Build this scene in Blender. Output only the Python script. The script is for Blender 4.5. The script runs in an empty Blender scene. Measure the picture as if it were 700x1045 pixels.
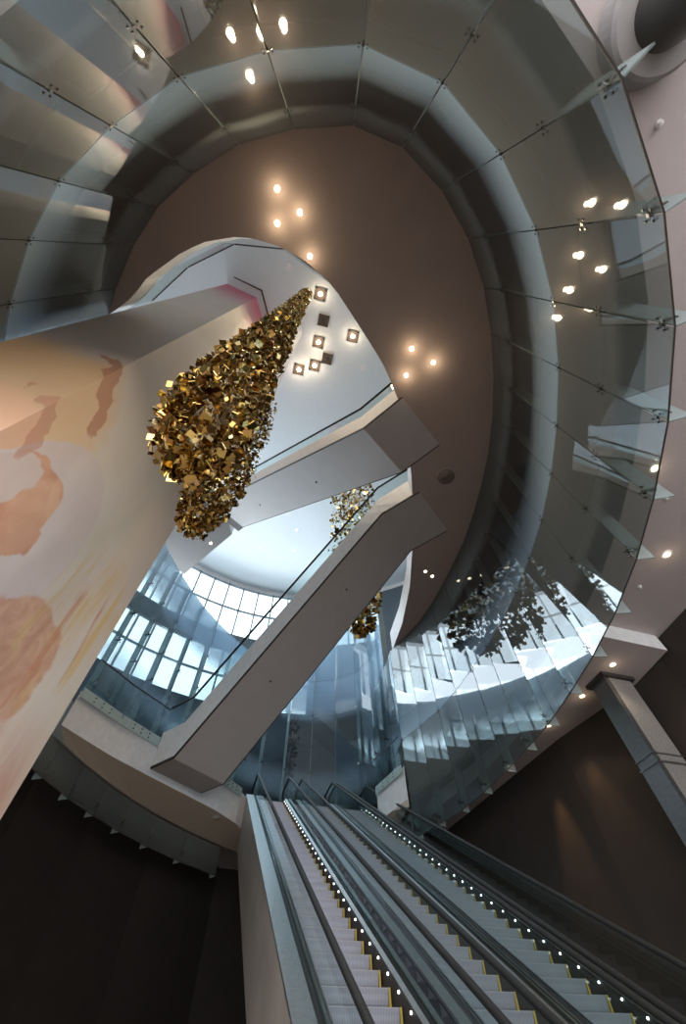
import bpy, bmesh, math, random
from math import sin, cos, pi, radians, sqrt, atan2
from mathutils import Vector, Matrix
random.seed(7)
S = bpy.context.scene
COL = S.collection

# ------------------------------------------------------------------ materials
def new_mat(name):
    m = bpy.data.materials.new(name); m.use_nodes = True
    nt = m.node_tree; nt.nodes.clear()
    out = nt.nodes.new('ShaderNodeOutputMaterial')
    return m, nt, nt.nodes, nt.links, out

def plain(name, c, rough=.5, metal=0., var=.06, scale=6., bump=0., emit=None, estr=0.):
    m, nt, N, L, out = new_mat(name)
    b = N.new('ShaderNodeBsdfPrincipled')
    tc = N.new('ShaderNodeTexCoord'); no = N.new('ShaderNodeTexNoise')
    no.inputs['Scale'].default_value = scale; no.inputs['Detail'].default_value = 4
    L.new(tc.outputs['Object'], no.inputs['Vector'])
    r = N.new('ShaderNodeValToRGB')
    r.color_ramp.elements[0].position = .3; r.color_ramp.elements[1].position = .7
    r.color_ramp.elements[0].color = (*[x*(1-var) for x in c], 1)
    r.color_ramp.elements[1].color = (*[min(1, x*(1+var)) for x in c], 1)
    L.new(no.outputs['Fac'], r.inputs['Fac']); L.new(r.outputs['Color'], b.inputs['Base Color'])
    b.inputs['Roughness'].default_value = rough; b.inputs['Metallic'].default_value = metal
    if bump:
        bp = N.new('ShaderNodeBump'); bp.inputs['Strength'].default_value = bump
        L.new(no.outputs['Fac'], bp.inputs['Height']); L.new(bp.outputs['Normal'], b.inputs['Normal'])
    if emit:
        b.inputs['Emission Color'].default_value = (*emit, 1); b.inputs['Emission Strength'].default_value = estr
    L.new(b.outputs['BSDF'], out.inputs['Surface'])
    return m

def glass(name, tint=(.72, .78, .77), refl=.07, bands=None, graz=.6, frost=0.):
    """thin architectural glass; bands = [(z, alpha, (r,g,b)), ...] is the printed frit up the pane"""
    m, nt, N, L, out = new_mat(name)
    tr = N.new('ShaderNodeBsdfTransparent'); tr.inputs['Color'].default_value = (*tint, 1)
    gl = N.new('ShaderNodeBsdfGlossy'); gl.inputs['Roughness'].default_value = .015
    gl.inputs['Color'].default_value = (.92, .96, 1, 1)
    # reflection that is the same from either face: r0 + k * (1 - |N.I|)^5
    ge = N.new('ShaderNodeNewGeometry'); vm = N.new('ShaderNodeVectorMath'); vm.operation = 'DOT_PRODUCT'
    L.new(ge.outputs['Normal'], vm.inputs[0]); L.new(ge.outputs['Incoming'], vm.inputs[1])
    def op(o, x, y=None):
        q = N.new('ShaderNodeMath'); q.operation = o
        if isinstance(x, float): q.inputs[0].default_value = x
        else: L.new(x, q.inputs[0])
        if y is not None: q.inputs[1].default_value = y
        return q.outputs[0]
    sch = op('POWER', op('MULTIPLY_ADD', op('ABSOLUTE', vm.outputs['Value']), -1.), 5.)
    sch.node.inputs[0].links[0].from_node.inputs[2].default_value = 1.
    ma = N.new('ShaderNodeMath'); ma.operation = 'MULTIPLY_ADD'; ma.use_clamp = True
    ma.inputs[1].default_value = graz; ma.inputs[2].default_value = refl
    L.new(sch, ma.inputs[0])
    base = tr
    if frost:
        fd = N.new('ShaderNodeBsdfDiffuse'); fd.inputs['Color'].default_value = (.50, .57, .57, 1)
        fm = N.new('ShaderNodeMixShader'); fm.inputs[0].default_value = frost
        L.new(tr.outputs[0], fm.inputs[1]); L.new(fd.outputs[0], fm.inputs[2]); base = fm
    if bands:
        z0, z1 = bands[0][0], bands[-1][0]
        tc = N.new('ShaderNodeTexCoord'); sp = N.new('ShaderNodeSeparateXYZ')
        L.new(tc.outputs['Object'], sp.inputs['Vector'])
        mr = N.new('ShaderNodeMapRange'); mr.inputs['From Min'].default_value = z0; mr.inputs['From Max'].default_value = z1
        L.new(sp.outputs['Z'], mr.inputs['Value'])
        ra = N.new('ShaderNodeValToRGB'); rc = N.new('ShaderNodeValToRGB')
        for ramp, k in ((ra, 0), (rc, 1)):
            els = ramp.color_ramp.elements
            while len(els) < len(bands): els.new(.5)
            for e, (z, a, c) in zip(els, bands): pass
            for i, (z, a, c) in enumerate(bands):
                els[i].position = (z-z0)/(z1-z0)
                els[i].color = (a, a, a, 1) if k == 0 else (*c, 1)
            L.new(mr.outputs['Result'], ramp.inputs['Fac'])
        di = N.new('ShaderNodeBsdfDiffuse'); L.new(rc.outputs['Color'], di.inputs['Color'])
        tl = N.new('ShaderNodeBsdfTranslucent'); L.new(rc.outputs['Color'], tl.inputs['Color'])
        mx0 = N.new('ShaderNodeMixShader'); mx0.inputs[0].default_value = .35
        L.new(di.outputs[0], mx0.inputs[1]); L.new(tl.outputs[0], mx0.inputs[2])
        mx1 = N.new('ShaderNodeMixShader')
        L.new(ra.outputs['Color'], mx1.inputs[0]); L.new(tr.outputs[0], mx1.inputs[1]); L.new(mx0.outputs[0], mx1.inputs[2])
        base = mx1
    mx = N.new('ShaderNodeMixShader')
    L.new(ma.outputs[0], mx.inputs[0]); L.new(base.outputs[0], mx.inputs[1]); L.new(gl.outputs[0], mx.inputs[2])
    L.new(mx.outputs[0], out.inputs['Surface'])
    return m

def emis(name, c, s):
    m, nt, N, L, out = new_mat(name)
    e = N.new('ShaderNodeEmission'); e.inputs['Color'].default_value = (*c, 1); e.inputs['Strength'].default_value = s
    L.new(e.outputs[0], out.inputs['Surface']); return m

GREY = (.21, .235, .235); PALE = (.42, .58, .74)
M = {}
M['white'] = plain('white_plaster', (.80, .78, .78), .6)
M['soffit'] = plain('lobby_soffit_paint', (.52, .45, .44), .7, var=.03, scale=1.5)
M['brown'] = plain('warm_taupe_ceiling_paint', (.44, .345, .30), .7, var=.03, scale=1.5)
M['beige'] = plain('beige_soffit_paint', (.50, .40, .31), .7, var=.03, scale=1.5)
M['grey'] = plain('grey_soffit_panel', (.50, .46, .445), .6, var=.03, scale=2)
M['upper'] = plain('pale_blue_white_ceiling', (.70, .74, .77), .7, var=.02)
M['darkwall'] = plain('dark_brown_veneer', (.030, .022, .017), .85, var=.12, scale=2)
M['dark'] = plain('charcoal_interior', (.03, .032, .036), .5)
M['slabedge'] = plain('grey_slab_edge', (.36, .37, .36), .6)
M['black'] = plain('black_rubber', (.012, .012, .012), .7)
M['reveal'] = plain('dark_reveal', (.035, .03, .028), .6)
M['steel'] = plain('brushed_steel', (.34, .345, .35), .42, 1., var=.1, scale=20)
M['steelrough'] = plain('sanded_steel_column', (.42, .39, .37), .5, .6, var=.3, scale=40, bump=.2)
M['darksteel'] = plain('dark_polished_steel', (.16, .17, .16), .12, 1., var=.05)
M['clad'] = plain('beige_stone_cladding', (.42, .37, .33), .5, var=.12, scale=1.2)
M['floor'] = plain('pale_stone_floor', (.55, .52, .50), .3)
M['collar'] = plain('grey_collar', (.38, .36, .36), .6)
M['frame'] = plain('grey_window_frame', (.22, .25, .28), .5)
M['bulb'] = emis('warm_lamp', (1, .78, .48), 26)
M['bulbdim'] = emis('warm_lamp_dim', (1, .80, .52), 5)
M['led'] = emis('white_led', (.95, .97, 1), 5)
M['lampbody'] = plain('bronze_lamp_recess', (.10, .075, .06), .5)
M['finglass'] = glass('fin_glass', (.62, .70, .68), .08, frost=.5)
M['rail_glass'] = glass('balustrade_glass', (.90, .95, .94), .025, graz=.35)
M['shoe'] = plain('frosted_glass_edge', (.46, .56, .55), .3)
M['far_fin'] = glass('far_fin_glass', (.6, .68, .70), .06, frost=.55)
M['slate'] = plain('slate_grey_wall', (.10, .125, .145), .7)
M['ring_glass'] = glass('banded_curtain_glass', (.70, .74, .73), .115, [
    (6.4, .12, GREY), (7.45, .16, GREY), (7.75, .62, GREY), (8.6, .66, GREY), (9.48, .8, GREY),
    (9.5, .80, PALE), (9.75, .68, PALE), (10.8, .02, PALE), (11.9, .03, GREY), (12.3, .66, GREY), (13.1, .72, GREY), (13.6, .72, GREY)])
M['skirt_glass'] = glass('smoky_skirt_glass', (.55, .60, .57), .02, [(6.4, .35, (.27, .28, .26)), (6.9, .6, (.27, .28, .26)), (7.4, .7, (.27, .28, .26))])
M['far_glass'] = glass('far_curtain_glass', (.66, .73, .75), .05, [
    (8.6, .0, PALE), (9.5, .0, PALE), (9.9, .26, PALE), (10.3, .26, PALE), (11.0, .0, PALE),
    (13.1, .0, PALE), (13.9, .6, PALE), (14.7, .7, PALE), (15.4, .6, PALE), (15.6, .4, PALE)])

def gold_mat():
    m, nt, N, L, out = new_mat('gold_mirror_plate')
    b = N.new('ShaderNodeBsdfPrincipled'); b.inputs['Metallic'].default_value = 1.; b.inputs['Roughness'].default_value = .16
    g = N.new('ShaderNodeNewGeometry'); r = N.new('ShaderNodeValToRGB')
    L.new(g.outputs['Random Per Island'], r.inputs['Fac'])
    e = r.color_ramp.elements
    e[0].position = 0; e[0].color = (.15, .08, .03, 1); e[1].position = 1; e[1].color = (.85, .74, .46, 1)
    x = e.new(.5); x.color = (.36, .21, .06, 1); x = e.new(.85); x.color = (.60, .46, .15, 1)
    L.new(r.outputs[0], b.inputs['Base Color']); L.new(b.outputs[0], out.inputs['Surface'])
    return m
M['gold'] = gold_mat()

def step_mat():
    m, nt, N, L, out = new_mat('grooved_step_metal')
    b = N.new('ShaderNodeBsdfPrincipled'); b.inputs['Metallic'].default_value = .35; b.inputs['Roughness'].default_value = .42
    tc = N.new('ShaderNodeTexCoord'); w = N.new('ShaderNodeTexWave'); w.bands_direction = 'X'
    w.inputs['Scale'].default_value = 16; L.new(tc.outputs['Object'], w.inputs['Vector'])
    r = N.new('ShaderNodeValToRGB'); r.color_ramp.elements[0].color = (.27, .27, .325, 1); r.color_ramp.elements[1].color = (.46, .46, .54, 1)
    L.new(w.outputs['Color'], r.inputs['Fac']); L.new(r.outputs[0], b.inputs['Base Color']); L.new(b.outputs[0], out.inputs['Surface'])
    return m
M['step'] = step_mat()
M['yellow'] = plain('yellow_step_edge', (.42, .31, .06), .6)

def mural_mat():
    m, nt, N, L, out = new_mat('painted_mural')
    b = N.new('ShaderNodeBsdfPrincipled'); b.inputs['Roughness'].default_value = .75
    tc = N.new('ShaderNodeTexCoord'); sp = N.new('ShaderNodeSeparateXYZ'); L.new(tc.outputs['Object'], sp.inputs[0])
    def noise(scale, loc, scl, dist=.6, det=5):
        mp = N.new('ShaderNodeMapping'); mp.inputs['Location'].default_value = loc; mp.inputs['Scale'].default_value = scl
        L.new(tc.outputs['Object'], mp.inputs[0])
        n = N.new('ShaderNodeTexNoise'); n.inputs['Scale'].default_value = scale; n.inputs['Detail'].default_value = det
        n.inputs['Distortion'].default_value = dist; L.new(mp.outputs[0], n.inputs['Vector']); return n.outputs['Fac']
    def ramp(fac, stops):
        r = N.new('ShaderNodeValToRGB'); e = r.color_ramp.elements
        while len(e) < len(stops): e.new(.5)
        for i, (p, c) in enumerate(stops): e[i].position = p; e[i].color = (*c, 1)
        L.new(fac, r.inputs[0]); return r.outputs[0]
    def mix(fac, a, c):
        x = N.new('ShaderNodeMix'); x.data_type = 'RGBA'
        L.new(fac, x.inputs[0])
        for i, v in ((6, a), (7, c)):
            if isinstance(v, tuple): x.inputs[i].default_value = (*v, 1)
            else: L.new(v, x.inputs[i])
        return x.outputs[2]
    def mul(a, bb):
        x = N.new('ShaderNodeMath'); x.operation = 'MULTIPLY'; L.new(a, x.inputs[0])
        if isinstance(bb, float): x.inputs[1].default_value = bb
        else: L.new(bb, x.inputs[1])
        return x.outputs[0]
    def zramp(z0, z1, inv=False):
        r = N.new('ShaderNodeMapRange'); r.inputs['From Min'].default_value = z0; r.inputs['From Max'].default_value = z1
        r.interpolation_type = 'SMOOTHSTEP'
        if inv: r.inputs['To Min'].default_value = 1; r.inputs['To Max'].default_value = 0
        L.new(sp.outputs['Z'], r.inputs[0]); return r.outputs[0]
    def madd(x, k, a0):
        q = N.new('ShaderNodeMath'); q.operation = 'MULTIPLY_ADD'; L.new(x, q.inputs[0]); q.inputs[1].default_value = k; q.inputs[2].default_value = a0; return q.outputs[0]
    def add(x, y):
        q = N.new('ShaderNodeMath'); q.operation = 'ADD'; L.new(x, q.inputs[0]); L.new(y, q.inputs[1]); return q.outputs[0]
    wy = add(sp.outputs['Y'], madd(noise(1.6, (1, 2, 3), (1, 1, .5), .4, 4), .9, -.45))
    wz = add(sp.outputs['Z'], madd(noise(1.1, (7, 5, 3), (1, 1, .6), .4, 4), 1.3, -.65))
    def ell(cy, cz, ry, rz, lo=.94, hi=1.06, clean=False):
        yy, zz = (sp.outputs['Y'], sp.outputs['Z']) if clean else (wy, wz)
        def sq(x, cc, r):
            t = madd(x, 1/r, -cc/r); return mul(t, t)
        d = add(sq(yy, cy, ry), sq(zz, cz, rz))
        r = N.new('ShaderNodeMapRange'); r.interpolation_type = 'SMOOTHSTEP'
        r.inputs['From Min'].default_value = lo; r.inputs['From Max'].default_value = hi
        r.inputs['To Min'].default_value = 1; r.inputs['To Max'].default_value = 0
        L.new(d, r.inputs[0]); return r.outputs[0]
    base = ramp(noise(.7, (0, 0, 0), (1, 1, .35)), [(.3, (.50, .47, .40)), (.5, (.55, .51, .48)), (.7, (.54, .48, .48))])
    streak = ramp(noise(2.0, (3, 1, 0), (1.5, 1.5, .10), .3, 8), [(.45, (0, 0, 0)), (.75, (1, 1, 1))])
    c = mix(mul(streak, .35), base, (.56, .47, .37))
    tan = ramp(noise(.6, (2, 8, 4), (1, 1, .5), .5, 3), [(.3, (.50, .30, .17)), (.6, (.58, .41, .25))])
    c = mix(mul(ell(1.5, 8.0, 1.0, 1.9, .5, 1.5), .9), c, tan)
    c = mix(mul(ell(1.3, 6.6, .85, 1.0, .7, 1.3), .8), c, (.62, .37, .25))
    c = mix(mul(ell(2.85, 6.0, .85, 1.85, .93, 1.03, True), .85), c, ramp(noise(1.5, (0, 1, 2), (1, 1, .3), .5, 6), [(.35, (.47, .41, .42)), (.7, (.56, .50, .50))]))
    c = mix(mul(ell(2.55, 5.95, .50, 1.0), .85), c, ramp(noise(2, (0, 4, 2), (1, 1, .5), 1), [(.35, (.44, .20, .11)), (.65, (.58, .34, .21))]))
    c = mix(mul(ell(2.28, 6.1, .28, .55, .9, 1.1), .8), c, (.50, .45, .45))
    c = mix(mul(ell(3.75, 4.75, .62, .80, .9, 1.1), .8), c, ramp(noise(5, (0, 4, 2), (1, 1, .6), 1, 6), [(.35, (.42, .18, .11)), (.65, (.54, .31, .20))]))
    c = mix(mul(zramp(3.4, 4.7, True), .7), c, ramp(noise(2.5, (4, 4, 2), (1.5, 1.5, .3), 1, 6), [(.4, (.46, .20, .12)), (.6, (.60, .45, .38))]))
    feather = ramp(noise(2.6, (9, 7, 1), (1.8, 1.8, .18), .8, 8), [(.42, (0, 0, 0)), (.62, (1, 1, 1))])
    c = mix(mul(mul(ell(4.25, 5.7, .65, 1.2, .5, 1.4), feather), .85), c, (.54, .40, .19))
    red = ramp(noise(3.0, (2, 3, 4), (1.8, 1.8, .16), .8, 8), [(.55, (0, 0, 0)), (.64, (1, 1, 1))])
    c = mix(mul(mul(ell(4.3, 5.2, .5, 1.1, .5, 1.4), red), .7), c, (.45, .20, .12))
    y2 = add(wy, madd(sp.outputs['Z'], .36, 0.))
    def ell2(cy, cz, ry, rz):
        t = madd(y2, 1/ry, -cy/ry); u = madd(wz, 1/rz, -cz/rz); d = add(mul(t, t), mul(u, u))
        r = N.new('ShaderNodeMapRange'); r.inputs['From Min'].default_value = .9; r.inputs['From Max'].default_value = 1.1
        r.inputs['To Min'].default_value = 1; r.inputs['To Max'].default_value = 0; L.new(d, r.inputs[0]); return r.outputs[0]
    c = mix(mul(ell2(5.28, 9.2, .16, 1.1), .8), c, (.36, .16, .10))
    c = mix(mul(ell2(4.55, 7.2, .14, .8), .6), c, (.40, .18, .12))
    c = mix(mul(zramp(20.5, 26.2), .9), c, (.62, .12, .22))
    L.new(c, b.inputs['Base Color']); L.new(b.outputs[0], out.inputs['Surface'])
    return m
M['mural'] = mural_mat()

# ------------------------------------------------------------------ helpers
def link(o, parent=None):
    COL.objects.link(o)
    if parent is not None: o.parent = parent
    return o
def tag(o, label=None, cat=None, group=None, kind=None):
    if label: o['label'] = label
    if cat: o['category'] = cat
    if group: o['group'] = group
    if kind: o['kind'] = kind
    return o
def empty(name, loc=(0, 0, 0), rz=0, **k):
    o = bpy.data.objects.new(name, None); o.location = loc; o.rotation_euler = (0, 0, rz); o.empty_display_size = .2
    link(o); return tag(o, **k)

class MB:
    def __init__(s): s.v = []; s.f = []; s.m = []
    def quad(s, *p, mi=0):
        n = len(s.v); s.v += [tuple(x) for x in p]; s.f.append(tuple(range(n, n+len(p)))); s.m.append(mi)
    def box(s, a, b, mi=0, T=None):
        (x0, y0, z0), (x1, y1, z1) = a, b
        p = [(x0, y0, z0), (x1, y0, z0), (x1, y1, z0), (x0, y1, z0), (x0, y0, z1), (x1, y0, z1), (x1, y1, z1), (x0, y1, z1)]
        if T is not None: p = [tuple(T @ Vector(q)) for q in p]
        n = len(s.v); s.v += p
        for f in ((0, 3, 2, 1), (4, 5, 6, 7), (0, 1, 5, 4), (1, 2, 6, 5), (2, 3, 7, 6), (3, 0, 4, 7)):
            s.f.append(tuple(n+i for i in f)); s.m.append(mi)
    def strip(s, A, B, z0, z1, mb=0, mt=0, ma=0, mB=0, closed=False):
        """slab between two plan polylines with the same number of points"""
        n = len(s.v); k = len(A)
        for p in A: s.v += [(p[0], p[1], z0), (p[0], p[1], z1)]
        for p in B: s.v += [(p[0], p[1], p[2] if len(p) > 2 else z0), (p[0], p[1], z1)]
        a = lambda i, t: n+2*(i % k)+t
        b = lambda i, t: n+2*k+2*(i % k)+t
        for i in range(k if closed else k-1):
            s.f += [(a(i, 0), a(i+1, 0), b(i+1, 0), b(i, 0)), (a(i, 1), b(i, 1), b(i+1, 1), a(i+1, 1)),
                    (a(i, 0), a(i, 1), a(i+1, 1), a(i+1, 0)), (b(i, 0), b(i+1, 0), b(i+1, 1), b(i, 1))]
            s.m += [mb, mt, ma, mB]
        if not closed:
            for i in (0, k-1): s.f.append((a(i, 0), b(i, 0), b(i, 1), a(i, 1))); s.m.append(ma)
    def prism(s, P, z0, z1, mb=0, mt=0, ms=0):
        n = len(s.v); k = len(P)
        s.v += [(p[0], p[1], z0) for p in P] + [(p[0], p[1], z1) for p in P]
        s.f.append(tuple(range(n+k-1, n-1, -1))); s.m.append(mb)
        s.f.append(tuple(range(n+k, n+2*k))); s.m.append(mt)
        for i in range(k):
            j = (i+1) % k; s.f.append((n+i, n+j, n+k+j, n+k+i)); s.m.append(ms)
    def tube(s, path, r, seg=8, mi=0, cap=True):
        n = len(s.v); P = [Vector(p) for p in path]
        rs = r if isinstance(r, (list, tuple)) else [r]*len(P)
        for i, p in enumerate(P):
            d = (P[min(i+1, len(P)-1)]-P[max(i-1, 0)]).normalized()
            u = d.cross(Vector((0, 0, 1)))
            if u.length < 1e-4: u = Vector((1, 0, 0))
            u.normalize(); w = u.cross(d)
            for k in range(seg):
                a = 2*pi*k/seg; s.v.append(tuple(p+(u*cos(a)+w*sin(a))*rs[i]))
        for i in range(len(P)-1):
            for k in range(seg):
                s.f.append((n+i*seg+k, n+i*seg+(k+1) % seg, n+(i+1)*seg+(k+1) % seg, n+(i+1)*seg+k)); s.m.append(mi)
        if cap:
            s.f.append(tuple(n+k for k in range(seg))); s.m.append(mi)
            s.f.append(tuple(n+(len(P)-1)*seg+k for k in range(seg))); s.m.append(mi)
    def lathe(s, prof, c=(0, 0, 0), seg=24, mi=0):
        n = len(s.v)
        for (r, z) in prof:
            for k in range(seg):
                a = 2*pi*k/seg; s.v.append((c[0]+r*cos(a), c[1]+r*sin(a), c[2]+z))
        for i in range(len(prof)-1):
            for k in range(seg):
                s.f.append((n+i*seg+k, n+i*seg+(k+1) % seg, n+(i+1)*seg+(k+1) % seg, n+(i+1)*seg+k)); s.m.append(mi)
        for i, rev in ((0, True), (len(prof)-1, False)):
            if prof[i][0] > 1e-5:
                f = tuple(n+i*seg+k for k in range(seg)); s.f.append(f[::-1] if rev else f); s.m.append(mi)
    def sweep(s, prof, path, mi=0):
        """profile [(x,dz)] carried along a path [(y,z)] with vertical offset"""
        n = len(s.v); k = len(prof)
        for (y, z) in path:
            for (x, dz) in prof: s.v.append((x, y, z+dz))
        for i in range(len(path)-1):
            for j in range(k):
                a = n+i*k+j; b = n+i*k+(j+1) % k
                s.f.append((a, b, b+k, a+k)); s.m.append(mi)
        s.f.append(tuple(n+j for j in range(k))); s.m.append(mi)
        s.f.append(tuple(n+(len(path)-1)*k+j for j in range(k))[::-1]); s.m.append(mi)
    def mesh(s, name, mats, recalc=True, smooth=False):
        me = bpy.data.meshes.new(name); me.from_pydata(s.v, [], s.f)
        for m in (mats if isinstance(mats, (list, tuple)) else [mats]): me.materials.append(m)
        me.polygons.foreach_set('material_index', s.m)
        if recalc:
            bm = bmesh.new(); bm.from_mesh(me); bmesh.ops.remove_doubles(bm, verts=bm.verts, dist=1e-5)
            bmesh.ops.recalc_face_normals(bm, faces=bm.faces)
            bm.to_mesh(me); bm.free()
        if smooth:
            me.polygons.foreach_set('use_smooth', [True]*len(me.polygons))
        me.update(); return me
    def build(s, name, mats, parent=None, recalc=True, smooth=False, **k):
        o = bpy.data.objects.new(name, s.mesh(name, mats, recalc, smooth)); link(o, parent); return tag(o, **k)

def inst(name, me, parent=None, loc=(0, 0, 0), rot=(0, 0, 0), **k):
    o = bpy.data.objects.new(name, me); o.location = loc; o.rotation_euler = rot; link(o, parent); return tag(o, **k)

# ------------------------------------------------------------------ plan of the oval atrium
Z0, Z1, Z2, Z3, ZC = 0., 8.6, 14.5, 20.4, 26.
RING = [(-.85, -2.35), (.44, -2.38), (1.55, -2.0), (2.51, -1.23), (3.27, -.28), (3.83, .77), (4.23, 1.91), (4.51, 3.09), (4.69, 4.22),
        (4.78, 5.46), (4.76, 6.65), (4.66, 7.85), (4.50, 9.05), (4.25, 10.1), (3.98, 11.15), (3.60, 12.35), (3.15, 13.45), (2.60, 14.4), (1.98, 15.35),
        (1.75, 16.55), (1.55, 17.75), (1.15, 18.9), (.40, 19.85), (-.7, 20.45), (-1.9, 20.6), (-3.05, 20.2), (-4.0, 19.4), (-4.85, 18.3),
        (-5.75, 16.85), (-6.45, 15.5), (-6.94, 14.3), (-7.29, 13.15), (-7.56, 12.05), (-7.75, 10.9), (-7.88, 9.7), (-7.92, 8.5), (-7.9, 7.3), (-7.8, 6.1),
        (-7.6, 4.95), (-7.3, 3.8), (-6.9, 2.7), (-6.4, 1.6), (-5.72, .58), (-4.98, -.32), (-4.2, -1.05), (-3.2, -1.65), (-2.1, -2.12)]
NR = len(RING)
CEN = (-1.6, 9.1)
def normal2(P, i):
    a, b = Vector(P[i-1]), Vector(P[(i+1) % len(P)])
    d = (b-a).normalized(); return Vector((d.y, -d.x))
def offset(P, d): return [tuple(Vector(P[i])+normal2(P, i)*d) for i in range(len(P))]
OPEN = offset(RING, .40)
def outer(P, R, c=CEN):
    r = []
    for p in P:
        d = (Vector(p)-Vector(c)).normalized(); r.append((c[0]+d.x*R, c[1]+d.y*R))
    return r
I_TIP = 18          # where the landing begins on the right
I_LEFT = 33         # where it ends on the left
SKIRT = range(27, 34)

# ------------------------------------------------------------------ setting
b = MB(); b.box((-30, -26, -.2), (30, 30, 0)); b.build('floor', M['floor'], kind='structure')
# lobby ceiling / level one slab around the oval
b = MB(); b.strip(OPEN, outer(OPEN, 26), 7.6, Z1, 0, 1, 2, 1, closed=True)
b.build('ceiling_lobby', [M['soffit'], M['dark'], M['slabedge']], kind='structure')
low = [(5.2, 6.85), (7.05, 7.45), (6.78, 8.8), (5.65, 11.0), (3.3, 17.0), (2.45, 16.4), (3.0, 14.65), (3.56, 13.6), (4.02, 12.45), (4.4, 11.2), (4.68, 10.15), (4.94, 9.1), (5.1, 7.9)]
b = MB(); b.prism(low, 7.2, 7.6, 0, 0, 1); b.build('ceiling_lowered', [M['soffit'], M['white']], kind='structure')
DW = [(11, -5), (8.6, 3.0), (7.35, 6.5), (7.06, 7.8), (6.75, 8.85), (5.62, 11.05), (3.25, 17.1), (1.6, 20.6), (-1.5, 23.0), (-5.6, 21.3), (-7.45, 18.3), (-8.5, 15.4), (-9.2, 12.7), (-9.5, 9), (-9.6, 0), (-9.6, -7)]
b = MB(); b.strip(DW, offset(DW, .2)[:0] or [tuple(Vector(p)+(Vector(p)-Vector(CEN)).normalized()*.25) for p in DW], 0, 7.58)
b.build('wall_lobby', M['darkwall'], kind='structure')
# level two slab: crescent inside the glass with the leaf-shaped opening
EYE = [(-5.78, 1.02), (-5.35, .78), (-4.86, .36), (-3.86, -.15), (-3.24, -.36), (-2.34, -.46), (-1.52, -.28), (-.82, .06), (-.1, .66), (.67, 1.76), (1.24, 2.6), (1.71, 3.55), (2.06, 4.8), (2.34, 6.27), (2.5, 7.8), (2.6, 9.4), (2.63, 11.4), (2.45, 13.5), (2.1, 15.3)]
def resample(P, n):
    P = [Vector(p) for p in P]; d = [0]
    for a, c in zip(P, P[1:]): d.append(d[-1]+(c-a).length)
    out = []
    for k in range(n):
        t = d[-1]*k/(n-1); i = max(j for j in range(len(P)) if d[j] <= t+1e-9); i = min(i, len(P)-2)
        u = (t-d[i])/(d[i+1]-d[i]); out.append(tuple(P[i].lerp(P[i+1], u)))
    return out
inner_ring = offset(RING, -.06); rim = offset(RING, .30)
OUT = [rim[i] for i in list(range(41, NR))+list(range(0, 18))] + [(2.12, 15.32)]
b = MB(); b.strip(resample(EYE, 60), resample(OUT, 60), 13.5, Z2, 0, 2, 1, 2)
b.build('ceiling_atrium', [M['brown'], M['white'], M['slabedge']], kind='structure')
# level two slab outside the glass (right, back and left sides)
idx = list(range(36, NR))+list(range(0, 19))
A = [rim[i] for i in idx]
b = MB(); b.strip(A, outer(A, 15.2), 13.5, Z2, 0, 1, 2, 1); b.build('floor_upper', [M['dark'], M['slabedge'], M['slabedge']], kind='structure')
# landing slab the escalators rise to
FAS = [(-7.72, 10.43), (-7.35, 11.25), (-6.95, 12.11), (-6.25, 13.3), (-5.35, 14.75), (-4.65, 15.9), (-4.15, 17.0), (-3.95, 17.72), (-2.2, 18.25), (-.5, 18.8), (1.0, 19.15), (1.2, 18.0), (1.0, 17.2), (1.45, 16.31), (1.9, 15.45)]
RI = [inner_ring[i] for i in (33, 32, 31, 30, 29, 28, 27, 26, 25, 24, 22, 21, 20, 19, 18)]
b = MB(); b.strip(FAS, [(*p, 7.34) for p in RI], 7.6, Z1, 0, 2, 1, 2)
b.build('floor_landing', [M['beige'], M['white'], M['slabedge']], kind='structure')

# outer drum: walls, windows, upper ceiling
RD = 15.; NSEG = 72
def drum(a, R=RD): return (CEN[0]+R*cos(a), CEN[1]+R*sin(a))
def arcwall(a0, a1, z0, z1, name, mat, t=.3):
    n = max(2, int(abs(a1-a0)/(2*pi)*NSEG)+1)
    A = [drum(a0+(a1-a0)*k/(n-1)) for k in range(n)]; B = [drum(a0+(a1-a0)*k/(n-1), RD+t) for k in range(n)]
    b = MB(); b.strip(A, B, z0, z1); b.build(name, mat, kind='structure')
AW0, AW1 = radians(18), radians(158)
arcwall(AW1, AW0+2*pi, Z1, 13.5, 'wall_rear', M['dark'])
arcwall(AW1, AW0+2*pi, Z2, ZC, 'wall_rear_upper', M['white'])
arcwall(AW0, AW1, Z1, 15.7, 'wall_far', M['dark'])
arcwall(AW0, AW1, 19.6, 20.9, 'wall_far_band', M['slate'])
arcwall(AW0, AW1, 25.6, ZC, 'wall_far_top', M['white'])
def window(n, z0, z1, rows, AW0, NB):
    b = MB(); g = MB()
    for k in range(NB+1):
        a = AW0+(AW1-AW0)*k/NB; T = Matrix.Translation((*drum(a, RD+.12), 0)) @ Matrix.Rotation(a, 4, 'Z')
        b.box((-.12, -.05, z0), (.12, .05, z1), T=T)
    for r in range(rows+1):
        z = z0+(z1-z0)*r/rows
        A = [drum(AW0+(AW1-AW0)*k/NB, RD+.06) for k in range(NB+1)]; B = [drum(AW0+(AW1-AW0)*k/NB, RD+.2) for k in range(NB+1)]
        b.strip(A, B, z-.05, z+.05)
    o = b.build(f'window_{n}', M['frame'], kind='structure')
    for k in range(NB):
        a, c = AW0+(AW1-AW0)*k/NB, AW0+(AW1-AW0)*(k+1)/NB
        p, q = drum(a, RD+.13), drum(c, RD+.13)
        g.quad((*p, z0), (*q, z0), (*q, z1), (*p, z1))
    g.build('pane', M['rail_glass'], o)
AWM = radians(94)
window(1, 15.7, 19.6, 2, AWM, 14); window(2, 20.9, 25.6, 2, radians(74), 18)
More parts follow.
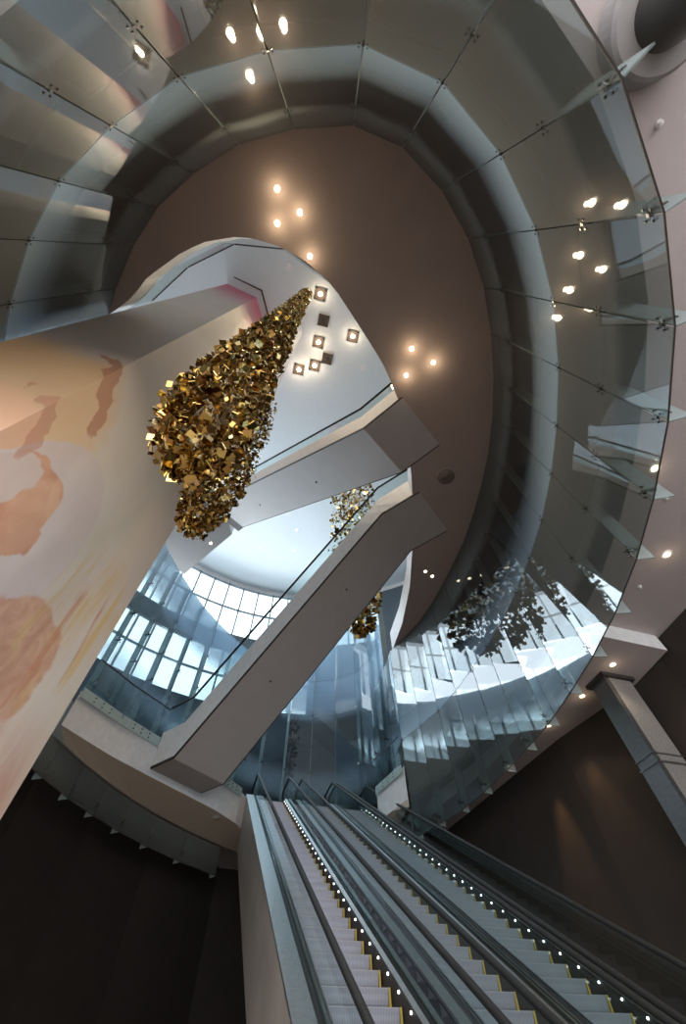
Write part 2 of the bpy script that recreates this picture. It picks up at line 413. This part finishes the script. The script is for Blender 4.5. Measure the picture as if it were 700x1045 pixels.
arcwall(AW0, AWM, 15.7, 19.6, 'wall_far_lower', M['slate']); arcwall(AW0, radians(74), 20.9, 25.6, 'wall_far_upper', M['slate'])
D = [drum(2*pi*k/NSEG, RD+.3) for k in range(NSEG)]
b = MB(); b.prism(D, ZC, ZC+.4); b.build('ceiling_upper', M['upper'], kind='structure')
# level three corner slab
b = MB(); b.prism([(-6.15, 12.75), (-9.4, 15.5), (-12.5, 12.6), (-9.6, 9.2), (-6.9, 9.6), (-6.2, 10.35)], 19.4, Z3, 0, 1, 1)
b.build('floor_corner', [M['grey'], M['white']], kind='structure')

# ------------------------------------------------------------------ oval curtain wall: panes and fins
def fit_mesh():
    b = MB()
    for sx in (-1, 1):
        for sz in (-1, 1):
            b.tube([(0, 0, 0), (sx*.06, -.0, sz*.06)], [.010, .007], 6)
            T = [(sx*.06, .02, sz*.06), (sx*.06, -.035, sz*.06)]
            b.tube(T, .015, 8)
    b.box((-.02, -.03, -.03), (.02, .16, .03))
    return b.mesh('spider_fitting', M['darksteel'])
FIT = fit_mesh()
def side_of(i):
    if i in SKIRT or 19 <= i < 27: return 'far'
    if i < 19: return 'right'
    return 'left'
def pane(i, z0, z1, mat, par, nm='glass_pane'):
    p, q = Vector(RING[i]), Vector(RING[(i+1) % NR]); d = (q-p).normalized(); n = Vector((d.y, -d.x))
    p, q = p+d*.012, q-d*.012
    b = MB(); b.strip([tuple(p), tuple(q)], [tuple(p+n*.02), tuple(q+n*.02)], z0+.01, z1-.01)
    b.build(nm, mat, par)
def fin(i, z0, z1, fits, par, mat='finglass'):
    p = Vector(RING[i]); n = normal2(RING, i); a = atan2(n.y, n.x)-pi/2
    b = MB(); b.box((-.01, .03, z0), (.01, .30, z1))
    o = b.build('glass_fin', M[mat], par)
    o.location = (p.x, p.y, 0); o.rotation_euler = (0, 0, a)
    for z in fits: inst('spider_fitting', FIT, o, (0, .02, z))
for i in range(NR):
    s = side_of(i)
    if s == 'far':
        e = empty('curtain_wall_bay', label='far curtain wall bay with pale frosted bands and a fin, behind the white landing', cat='glass wall', group='bays of the far curtain wall')
        pane(i, Z1, 12.0, M['far_glass'], e); pane(i, 12.0, 15.6, M['far_glass'], e)
        if i < 25: pane(i, 15.6, 19.4, M['far_glass'], e)
        fin(i, Z1, 19.4 if i < 26 else 15.6, (9.2, 10.8, 12.0, 13.6), e, 'far_fin')
        if i in SKIRT:
            e = empty('glass_skirt', label='short smoky glass skirt with a fin hanging below the beige landing soffit', cat='glass wall', group='glass skirts below the landing soffit')
            pane(i, 6.5, 7.32, M['skirt_glass'], e); fin(i, 6.5, 7.3, (6.75,), e)
    else:
        w = 'on the right' if s == 'right' else 'on the mural side'
        e = empty('curtain_wall_bay', label=f'smoky bay of the oval glass wall {w}, with fin and steel fittings', cat='glass wall', group=f'bays of the oval glass wall {w}')
        p, q = Vector(RING[i]), Vector(RING[(i+1) % NR]); n = normal2(RING, i)
        b = MB(); b.strip([tuple(p), tuple(q)], [tuple(p+n*.02), tuple(q+n*.02)], 6.496, 6.508); b.build('edge_trim', M['reveal'], e)
        pane(i, 6.5, 9.5, M['ring_glass'], e); pane(i, 9.5, 13.48, M['ring_glass'], e)
        fin(i, 6.5, 13.45, (6.72, 8.05, 9.5, 12.2), e)

# glass balustrade along the landing edge and around the leaf-shaped opening
def balustrade(P, z0, z1, shoe, label, inside):
    e = empty('balustrade', label=label, cat='balustrade')
    for a, c in zip(P, P[1:]):
        a, c = Vector(a), Vector(c); d = (c-a).normalized(); n = Vector((d.y, -d.x))*inside
        a2, c2 = a+d*.02+n*.03, c-d*.02+n*.03
        b = MB(); b.strip([tuple(a2), tuple(c2)], [tuple(a2+n*.02), tuple(c2+n*.02)], z0, z1)
        o = b.build('pane', M['rail_glass'], e)
        if shoe:
            b = MB(); b.strip([tuple(a2+n*.021), tuple(c2+n*.021)], [tuple(a2+n*.03), tuple(c2+n*.03)], z0, z0+.28)
            b.build('frosted_base', M['shoe'], o)
            L = (c2-a2).length; b = MB()
            for t in (.3, .5, .7):
                for z in (.08, .2):
                    p = a2+d*(L*t)+n*.03; b.tube([(p.x, p.y, z0+z), (p.x+n.x*.02, p.y+n.y*.02, z0+z)], .022, 8)
            b.build('bolts', M['darksteel'], o)
        b = MB(); b.tube([(*(a2+n*.01), z1+.015), (*(c2+n*.01), z1+.015)], .02, 8); b.build('top_rail', M['reveal'], e)
def sub(P, step=1.25):
    P2 = resample(P, max(2, int(sum((Vector(a)-Vector(c)).length for a, c in zip(P, P[1:]))/step)+1)); return P2
balustrade(sub(FAS[:4]), 8.42, 9.65, True, 'clear balustrade pane bolted along the white landing edge beside the mural', 1)
balustrade(sub(FAS[4:7]), 8.42, 9.65, True, 'clear balustrade pane on the landing edge between the crossing escalator and the long escalators', 1)
balustrade(sub(FAS[12:]), 8.42, 9.65, True, 'clear balustrade pane on the landing edge right of the long escalators', 1)
balustrade(sub([(p[0], p[1]) for p in EYE[:9]], 1.3), 14.3, 15.6, False, 'balustrade pane around the rounded end of the leaf-shaped ceiling opening', -1)

# ------------------------------------------------------------------ mural shaft
b = MB(); MUR = [(-4.38, 1.80), (-3.73, 4.96), (-5.2, 5.3), (-5.82, 1.12)]
b.prism(MUR, 0, ZC-.001)
b.build('mural_shaft', M['mural'], label='tall square shaft wrapped in a peach, orange and pink painted mural', cat='lift shaft')
# dark frame slot in the ceiling around its head
b = MB()
Q = [(-4.1, 1.45), (-3.4, 5.2)]; d = .06
b.strip([(-5.4, .85), (-4.08, 1.5), (-3.45, 5.2)], [(-5.42, .79), (-4.0, 1.44), (-3.38, 5.2)], ZC-.03, ZC-.002)
b.build('trim_1', M['lampbody'], kind='structure')

# ------------------------------------------------------------------ long escalators
EA = atan2(.299, .954)
def arc(y, z, r, a0, a1, n=10): return [(y+r*cos(a0+(a1-a0)*k/n), z+r*sin(a0+(a1-a0)*k/n)) for k in range(n+1)]
STEPM = None
def step_mesh(w):
    b = MB(); g = w/2
    # tread with a nose lip and a curved riser that draws back towards its foot
    prof = [(.0, 0), (-.004, -.012), (.002, -.03), (.012, -.06), (.022, -.10), (.034, -.14), (.055, -.172), (.10, -.2)]
    x0, x1 = -g, g-.04
    n = len(b.v)
    for (y, z) in prof: b.v += [(x0, y, z), (x1, y, z)]
    for k in range(len(prof)-1): b.f.append((n+2*k, n+2*k+1, n+2*k+3, n+2*k+2)); b.m.append(0)
    b.quad((x0, 0, 0), (x1, 0, 0), (x1, .37, 0), (x0, .37, 0))
    b.quad((x0, 0, 0), (x0, .37, 0), (x0, .37, -.2), (x0, .10, -.2)); b.quad((x0, .37, 0), (x1, .37, 0), (x1, .37, -.2), (x0, .37, -.2))
    b.quad((x0, .10, -.2), (x1, .10, -.2), (x1, .37, -.2), (x0, .37, -.2))
    b.box((g-.036, -.006, -.2), (g-.008, .37, .002), 1)
    return b.mesh('step', [M['step'], M['yellow']])
def long_escalator(x, label, ldeck, rdeck, leds, lclad, rclad):
    H = Vector((-.299, .954)); R = Vector((.954, .299))
    o = Vector((1.33, 3.64))+R*x
    e = empty('escalator', (o.x, o.y, 0), EA, label=label, cat='escalator', group=None)
    global STEPM
    if STEPM is None: STEPM = step_mesh(1.0)
    for i in range(1, 44):
        inst('step', STEPM, e, (0, i*.3464, .2*i))
    Y1 = 43*.3464
    PATH = [(-1.2, 0), (0, 0), (Y1, Z1), (Y1+1.0, Z1)]
    b = MB(); b.box((-.5, Y1+.36, Z1-.12), (.5, Y1+1.1, Z1+.002)); b.build('landing_plate', M['steel'], e)
    for sgn, deck, clad in ((-1, ldeck, lclad), (1, rdeck, rclad)):
        X = lambda v: sgn*v
        b = MB(); b.sweep([(X(.515), -.25), (X(.535), -.25), (X(.535), .12), (X(.515), .12)], PATH); b.build('skirt_panel', M['reveal'], e)
        b = MB(); b.sweep([(X(.535), .10), (X(.60), .14), (X(.60), .11), (X(.535), .07)], PATH)
        b.sweep([(X(.70), .14), (X(deck), .14), (X(deck), .10), (X(.70), .10)], PATH); b.build('deck', M['steel'], e)
        b = MB(); b.sweep([(X(.60), .125), (X(.70), .125), (X(.70), .10), (X(.60), .10)], PATH); b.build('deck_joint', M['black'], e)
        b = MB(); b.sweep([(X(.643), .14), (X(.655), .14), (X(.655), .86), (X(.643), .86)], PATH); b.build('glass_balustrade', M['rail_glass'], e)
        hp = [(X(.648), y, z+.9) for y, z in PATH]
        top = [(X(.648), y, z) for y, z in arc(Y1+1.0, Z1+.62, .28, pi/2, -pi/2)]
        bot = [(X(.648), y, z) for y, z in arc(-1.2, .62, .28, 3*pi/2, pi/2)]
        b = MB(); b.tube(bot+hp[1:-1]+top, .042, 8); b.build('handrail', M['black'], e, smooth=True)
        if clad:
            b = MB(); b.sweep([(X(deck-.02), .10), (X(deck), .10), (X(deck), -1.6), (X(deck-.02), -1.6)], [(2.0, .2*2/.3464), (Y1, Z1), (Y1+.1, Z1)])
            b.build('side_cladding', M['clad'], e)
        if sgn in leds:
            b = MB()
            for k in range(4, 43):
                for h in (.3,):
                    y, z = (k+h)*.3464, (k+h)*.2+.075
                    b.tube([(X(.515), y, z), (X(.502), y, z)], .014, 8)
            b.build('led_strip', M['led'], e)
    b = MB(); b.sweep([(-.53, -.5), (.53, -.5), (.53, -1.58), (-.53, -1.58)], [(2.2, 1.2), (Y1, Z1), (Y1+.1, Z1)]); b.build('truss', M['dark'], e)
    return e
long_escalator(0, 'left long escalator with bright silver steps and beige stone side cladding', .98, .78, (1,), True, False)
long_escalator(1.84, 'middle long escalator with bright silver steps between two others', .86, .74, (-1,), False, False)
long_escalator(3.34, 'right long escalator with dark shaded steps beside the dark wall', .72, .92, (1,), False, True)

# ------------------------------------------------------------------ crossing escalators overhead
def cross_escalator(K0, K1, z0, z1, W, ext0, ext1, label, matside):
    """K0/K1: plan centre of lower/upper knuckle of the soffit; z0/z1 soffit heights"""
    K0, K1 = Vector(K0), Vector(K1); d = (K1-K0); run = d.length; d.normalize(); ang = atan2(-d.x, d.y)
    e = empty('escalator', (K0.x, K0.y, z0), ang, label=label, cat='escalator')
    rise = z1-z0; w = W/2
    PATH = [(-ext0, 0), (0, 0), (run, rise), (run+ext1, rise)]
    b = MB(); b.sweep([(-w+.03, .03), (w-.03, .03), (w-.03, .12), (-w+.03, .12)], PATH); b.build('soffit_panel', M['grey'], e)
    b = MB()
    for s in (-1, 1): b.sweep([(s*(w-.03), .035), (s*(w+.012), .035), (s*(w+.012), .10), (s*(w-.03), .10)], PATH)
    b.build('reveal_strip', M['reveal'], e)
    for s in (-1, 1):
        b = MB(); b.sweep([(s*(w-.05), .085), (s*w, .085), (s*w, 1.12), (s*(w-.05), 1.12)], PATH); b.build('side_panel', matside, e)
        b = MB(); b.sweep([(s*(w-.03), 1.12), (s*(w-.018), 1.12), (s*(w-.018), 1.95), (s*(w-.03), 1.95)], PATH); b.build('glass_balustrade', M['rail_glass'], e)
        b = MB(); b.tube([(s*(w-.024), y, z+1.98) for y, z in PATH], .04, 8); b.build('handrail', M['black'], e)
    n = max(2, int(rise/.2)); me = MB(); me.box((-.5, 0, -.2), (.5, run/n+.02, 0)); me = me.mesh('step', M['step'])
    for i in range(1, n+1): inst('step', me, e, (0, (i-.5)*run/n, 1.0+rise*i/n))
    b = MB()
    for y, z in ((run*.33, rise*.33), (run*.72, rise*.72)): b.tube([(.12*w, y, z+.035), (.12*w, y, z+.005)], .035, 10)
    b.build('sprinkler_heads', M['reveal'], e)
    return e
cross_escalator((-4.61, 13.21), (1.97, 8.65), 7.58, 13.46, 2.06, 1.05, 1.55, 'wide white-sided escalator rising from the landing to the taupe ceiling', M['white'])
cross_escalator((1.36, 5.36), (-6.1, 11.5), 13.46, 19.38, 2.05, 1.5, .4, 'grey escalator crossing higher up, from the taupe ceiling to the corner slab', M['white'])

# ------------------------------------------------------------------ chandeliers of gold plates
PL = MB(); PL.box((-.5, -.5, -.03), (.5, .5, .03)); 
def rot_rand(): return Matrix.Rotation(random.uniform(0, 2*pi), 4, 'Z') @ Matrix.Rotation(random.gauss(0, .75), 4, 'X') @ Matrix.Rotation(random.gauss(0, .75), 4, 'Y')
PLM = []
for k in range(6):
    b = MB(); t = random.uniform(.75, 1.2); b.box((-.5, -.5*t, -.02), (.5, .5*t, .02)); PLM.append(b.mesh('gold_plate', M['gold']))
def chandelier(c, prof, count, size, label, shell=.55):
    e = empty('chandelier', (c[0], c[1], prof[0][0]), 0, label=label, cat='chandelier')
    zs = [p[0] for p in prof]
    def rad(z):
        for (za, ra), (zb, rb) in zip(prof, prof[1:]):
            if za <= z <= zb: return ra+(rb-ra)*(z-za)/(zb-za)
        return prof[-1][1]
    pts = []
    while len(pts) < count:
        z = zs[0]+(zs[-1]-zs[0])*random.random()**1.25
        r = rad(z)
        if random.random() > r/max(p[1] for p in prof)+.25: continue
        q = r*sqrt(random.uniform(shell**2, 1)) if random.random() < .75 else r*sqrt(random.random()); a = random.uniform(0, 2*pi)
        if random.random() < .03: q *= 1.12
        pts.append((q*cos(a), q*sin(a), z-zs[0]))
    cam = Vector((0-c[0], 0-c[1], 1.6-zs[0]))
    pts.sort(key=lambda p: (Vector(p)-cam).length)
    rest = MB()
    for k, p in enumerate(pts):
        s = size*random.choice((.6, .7, .8, .9, 1., 1.1, 1.3, 1.7))*(1.15 if p[2] < .4*(zs[-1]-zs[0]) else .9)
        T = rot_rand()
        if k < 100:
            o = inst('gold_plate', PLM[k % 6], e, p); o.rotation_euler = T.to_euler(); o.scale = (s, s, s*.5)
        else:
            rest.box((-.5*s, -.5*s, -.004), (.5*s, .5*s, .004), T=Matrix.Translation(p) @ T)
    rest.build('gold_plates', M['gold'], e, recalc=False, kind='stuff')
    b = MB()
    for k in range(28):
        a = 2*pi*k/28; r = .55*prof[-1][1]
        b.tube([(r*cos(a), r*sin(a), .6), (r*cos(a), r*sin(a), ZC-zs[0]-.01)], .003, 4)
    b.build('suspension_wires', M['steel'], e)
    return e
chandelier((-1.60, 1.65), [(5.1, .14), (5.35, .36), (5.8, .52), (6.4, .59), (7.2, .60), (9.3, .54), (13, .45), (20, .36), (25.5, .30)], 6500, .062,
           'largest chandelier of gold square plates, nearest, hanging beside the mural', .5)
chandelier((-2.14, 3.22), [(6.25, .20), (6.6, .34), (7.2, .46), (8.2, .55), (9.5, .58), (12, .5)], 3000, .05,
           'chandelier of small gold plates showing below the largest one', .3)
chandelier((.62, 13.0), [(12.6, .3), (13.4, .9), (16, 1.2), (20, 1.4), (25.5, 1.4)], 1900, .14,
           'far chandelier of gold plates half hidden by the white-sided crossing escalator', .2)

# ------------------------------------------------------------------ lamps and ceiling fittings
def downlight(p, r, label, group, mat='bulb', name='downlight'):
    e = empty(name, p, 0, label=label, cat='downlight', group=group)
    b = MB(); b.lathe([(r*1.0, -.012), (r*1.25, -.012), (r*1.3, 0)], seg=20); b.lathe([(r*1.3, 0), (r*.6, 0)], seg=20); b.build('trim_ring', M['white'], e)
    b = MB(); b.lathe([(.001, -.016), (r*.7, -.014), (r, -.008)], seg=16); b.build('lamp', M[mat], e)
    return e
def point(p, w, down, col=(1, .78, .52), r=.08):
    l = bpy.data.lights.new('lamp_light', 'POINT'); l.energy = w; l.color = col; l.shadow_soft_size = r
    o = bpy.data.objects.new('lamp_light', l); o.location = p; link(o)
    l = bpy.data.lights.new('lamp_beam', 'SPOT'); l.energy = down; l.color = col; l.shadow_soft_size = r; l.spot_size = radians(120); l.spot_blend = .6
    o = bpy.data.objects.new('lamp_beam', l); o.location = p; link(o)
for (x, y) in ((-1.33, -1.34), (-.84, -.89), (-1.40, -.69), (-.66, .0)):
    downlight((x, y, 13.5), .065, 'lit downlight in the taupe ceiling, one of the four above the rounded opening', 'downlights above the rounded opening'); point((x, y, 13.25), 3, 130)
for (x, y) in ((2.06, 2.25), (2.71, 2.64), (1.95, 2.98)):
    downlight((x, y, 13.5), .065, 'lit downlight in the taupe ceiling, one of the triangle of three at centre right', 'triangle of downlights'); point((x, y, 13.25), 3, 130)
for (x, y) in ((3.19, 10.56), (3.49, 10.82)):
    downlight((x, y, 13.5), .075, 'small lit downlight in the narrow tail of the taupe ceiling', 'pair of small downlights', 'bulbdim')
SL = [(5.3, 3.15), (6.3, 5.05)]
for (x, y) in SL:
    downlight((x, y, 7.6), .085, 'lit round downlight in the pinkish lobby soffit right of the glass', 'downlights in the lobby soffit', 'bulbdim'); point((x, y, 7.4), .5, 15)
for (x, y) in ((5.99, 7.89), (5.66, 9.08), (5.18, 10.35)):
    downlight((x, y, 7.2), .075, 'lit downlight in the lowered soffit beside the steel column', 'downlights in the lowered soffit', 'bulbdim'); point((x, y, 7.0), .5, 12)
for (x, y) in ((-8.0, 12.5), (-7.4, 13.3)):
    downlight((x, y, 19.4), .08, 'small lit downlight under the grey corner slab', 'downlights under the corner slab', 'bulb')
for (x, y, lit) in ((-.9, 1.71, 1), (-.8, 3.01, 0), (-1.14, 4.12, 1), (.82, 3.86, 1), (-.68, 5.04, 0), (-1.44, 5.4, 1), (-2.38, 5.6, 1)) [:]:
    e = empty('square_downlight', (x, y, ZC), radians(15), label=('lit' if lit else 'unlit')+' square recessed downlight in the white ceiling beside the chandelier', cat='downlight', group=('lit' if lit else 'unlit')+' square downlights')
    b = MB()
    for s in (-1, 1):
        b.box((-.3, s*.26-.04, -.06), (.3, s*.26+.04, -.001)); b.box((s*.26-.04, -.3, -.06), (s*.26+.04, .3, -.001))
    b.build('frame', M['lampbody'], e)
    b = MB(); b.box((-.27, -.27, -.03), (.27, .27, -.002)); b.build('recess', M['lampbody'], e)
    if lit: point((x, y, ZC-.4), 12, 420)
    b = MB(); b.lathe([(.001, -.055), (.10, -.05), (.11, -.03)], seg=16); b.build('lamp', M['bulb'] if lit else M['reveal'], e)
for (x, y) in ((-3.5, 17.2), (-.9, 17.8), (-3.9, 19.2), (.6, 15.2), (-6.5, 18.8), (-2.2, 14.0)):
    downlight((x, y, ZC), .09, 'small distant downlight in the far part of the white ceiling', 'distant downlights in the white ceiling', 'bulbdim')
for (x, y) in ((-2.47, .42), (1.39, 5.59), (-4.0, 15.8)):
    b = MB(); b.lathe([(.001, -.012), (.15, -.012), (.155, -.004), (.165, -.004), (.17, -.016), (.2, -.012), (.205, 0)], seg=24)
    o = b.build('ceiling_speaker', M['white'], label='white round ceiling speaker in the pale upper ceiling', cat='ceiling speaker', group='speakers in the upper ceiling'); o.location = (x, y, ZC)
def diffuser(p, R, label, mat):
    b = MB()
    b.lathe([(.001, -.006), (R*.96, -.006), (R*.98, -.001)], seg=32, mi=1)
    for ra, rb, z in ((1., .80, -.03), (.70, .56, -.04), (.46, .34, -.045), (.22, .10, -.05)):
        b.lathe([(R*rb, -.006), (R*rb, z), (R*ra, z*.5), (R*ra, -.002)], seg=32)
    o = b.build('air_diffuser', [mat, M['reveal']], label=label, cat='air diffuser'); o.location = p
diffuser((3.51, 6.34, 13.495), .34, 'round concentric air diffuser in the taupe ceiling', M['brown'])
diffuser((-4.75, 16.4, 7.56), .22, 'small round grille in the beige landing soffit', M['clad'])
for (x, y, z, l) in ((3.62, -1.15, 7.6, 'white sprinkler rose in the lobby soffit beside the round column'), (5.75, 3.75, 7.6, 'small sprinkler head in the lobby soffit between two downlights'), (6.1, 5.9, 7.6, 'small sprinkler head in the lobby soffit near the lowered part')):
    b = MB(); b.lathe([(.04, 0), (.04, -.012), (.016, -.018), (.016, -.045), (.028, -.048), (.001, -.052)], seg=16)
    o = b.build('sprinkler', M['white'], label=l, cat='sprinkler'); o.location = (x, y, z)

e = empty('lamp_string', (2.9, 20.6, Z1), 0, label='vertical string of tiny warm lamps glowing behind the far glass at centre right', cat='string of lamps')
b = MB(); b.tube([(0, 0, 4.9), (0, 0, .9)], .006, 6); b.build('cord', M['black'], e)
for k in range(9): b = MB(); b.lathe([(.001, -.045), (.03, -.03), (.04, 0), (.03, .03), (.001, .045)], (0, 0, 1.1+k*.42), 12); b.build('lamp', M['bulbdim'], e)
# ------------------------------------------------------------------ columns
e = empty('round_column', (3.2, -1.9, 0), 0, label='dark polished round column with a grey collar under the lobby soffit', cat='column')
b = MB(); b.lathe([(.3, 0), (.3, 7.35)], seg=40); b.build('shaft', M['darksteel'], e, smooth=True)
b = MB(); b.lathe([(.3, 7.30), (.46, 7.30), (.49, 7.34), (.49, 7.6)], seg=40); b.build('collar', M['collar'], e)
e = empty('steel_column', (6.14, 8.52, 0), radians(17), label='rectangular sanded steel column rising to the lowered soffit at right', cat='column')
b = MB(); b.box((-.24, -.2, 0), (.36, .25, 7.2)); b.build('shaft', M['steelrough'], e)
b = MB(); b.box((-.36, -.2, 0), (-.26, .25, 7.2)); b.build('side_channel', M['steel'], e)
b = MB(); b.box((-.27, -.12, 0), (-.23, .2, 7.2)); b.build('shadow_gap', M['reveal'], e)
for z in (3.6, 5.3):
    b = MB(); b.box((-.38, -.23, z), (.38, .27, z+.03)); b.box((-.38, -.23, z+.16), (.38, .27, z+.18)); b.build('joint_band', M['steel'], e)
b = MB(); b.box((-.44, -.28, 7.12), (.44, .33, 7.2)); b.build('head_plate', M['reveal'], e)

# glazed entrance front of the lobby, behind the viewer
b = MB()
for k in range(13): b.box((-15+2.5*k-.06, -11.1, 0), (-15+2.5*k+.06, -10.9, 7.6))
for z in (.05, 2.6, 5.1, 7.55): b.box((-15, -11.06, z-.05), (15, -10.94, z+.05))
o = b.build('window_3', M['frame'], kind='structure')
b = MB(); b.quad((-15, -11, 0), (15, -11, 0), (15, -11, 7.6), (-15, -11, 7.6)); b.build('pane', M['rail_glass'], o)
# ------------------------------------------------------------------ light
w = bpy.data.worlds.new('World'); S.world = w; w.use_nodes = True
bg = w.node_tree.nodes['Background']; bg.inputs[0].default_value = (.78, .90, 1, 1); bg.inputs[1].default_value = 1.8
def area(p, target, sx, sy, watt, col):
    l = bpy.data.lights.new('daylight', 'AREA'); l.shape = 'RECTANGLE'; l.size = sx; l.size_y = sy; l.energy = watt; l.color = col
    o = bpy.data.objects.new('daylight', l); o.location = p
    o.rotation_euler = (Vector(target)-Vector(p)).to_track_quat('-Z', 'Y').to_euler(); link(o)
for a in (85, 105, 122, 140, 152):   # daylight coming in through the window bands
    p = drum(radians(a), RD-.3); area((*p, 18.5), (CEN[0]-1, CEN[1]-4, 15), 6, 4, 260, (.82, .92, 1)); area((*p, 23), (CEN[0], CEN[1], 17), 6, 4, 75, (.82, .92, 1))
area((0, -10.6, 3.9), (0, 6, 3.2), 26, 7, 1300, (.98, .95, .95))
def spot(p, t, wt, col, size):
    l = bpy.data.lights.new('wall_washer', 'SPOT'); l.energy = wt; l.color = col; l.spot_size = radians(size); l.spot_blend = .8; l.shadow_soft_size = .05
    o = bpy.data.objects.new('wall_washer', l); o.location = p; o.rotation_euler = (Vector(t)-Vector(p)).to_track_quat('-Z', 'Y').to_euler(); link(o)
spot((4.95, 11.6, 7.1), (5.15, 12.1, 4.0), 120, (1, .55, .25), 35)
spot((5.55, 10.4, 7.1), (5.85, 10.7, 4.0), 50, (1, .55, .25), 40)

# ------------------------------------------------------------------ camera
f = 406.
def unit(v): v = Vector(v); return v.normalized()
Zc = unit((-7, 261.5, 406)); Fh = Vector((0, 0, 1)); Fh = unit(Fh-Zc*Fh.dot(Zc))
Rt = Vector((1, 0, 0)); Rt -= Zc*Rt.dot(Zc); Rt -= Fh*Rt.dot(Fh); Rt.normalize()
toW = Matrix((Rt, Fh, Zc))
rx, up, fw = toW @ Vector((1, 0, 0)), toW @ Vector((0, 1, 0)), toW @ Vector((0, 0, 1))
cd = bpy.data.cameras.new('camera'); cd.sensor_fit = 'VERTICAL'; cd.sensor_height = 36; cd.sensor_width = 24; cd.lens = f/1045*36; cd.clip_start = .05
co = bpy.data.objects.new('camera', cd); link(co); S.camera = co
m = Matrix((rx, up, -fw)).transposed().to_4x4(); m.translation = (0, 0, 1.6); co.matrix_world = m
S.view_settings.view_transform = 'Standard'; S.view_settings.look = 'None'; S.view_settings.gamma = 1; S.view_settings.use_curve_mapping = False
S.view_settings.exposure = 0.85
S.cycles.max_bounces = 10; S.cycles.diffuse_bounces = 4; S.cycles.glossy_bounces = 4; S.cycles.transparent_max_bounces = 24
S.cycles.caustics_reflective = False; S.cycles.caustics_refractive = False; S.cycles.sample_clamp_indirect = 4
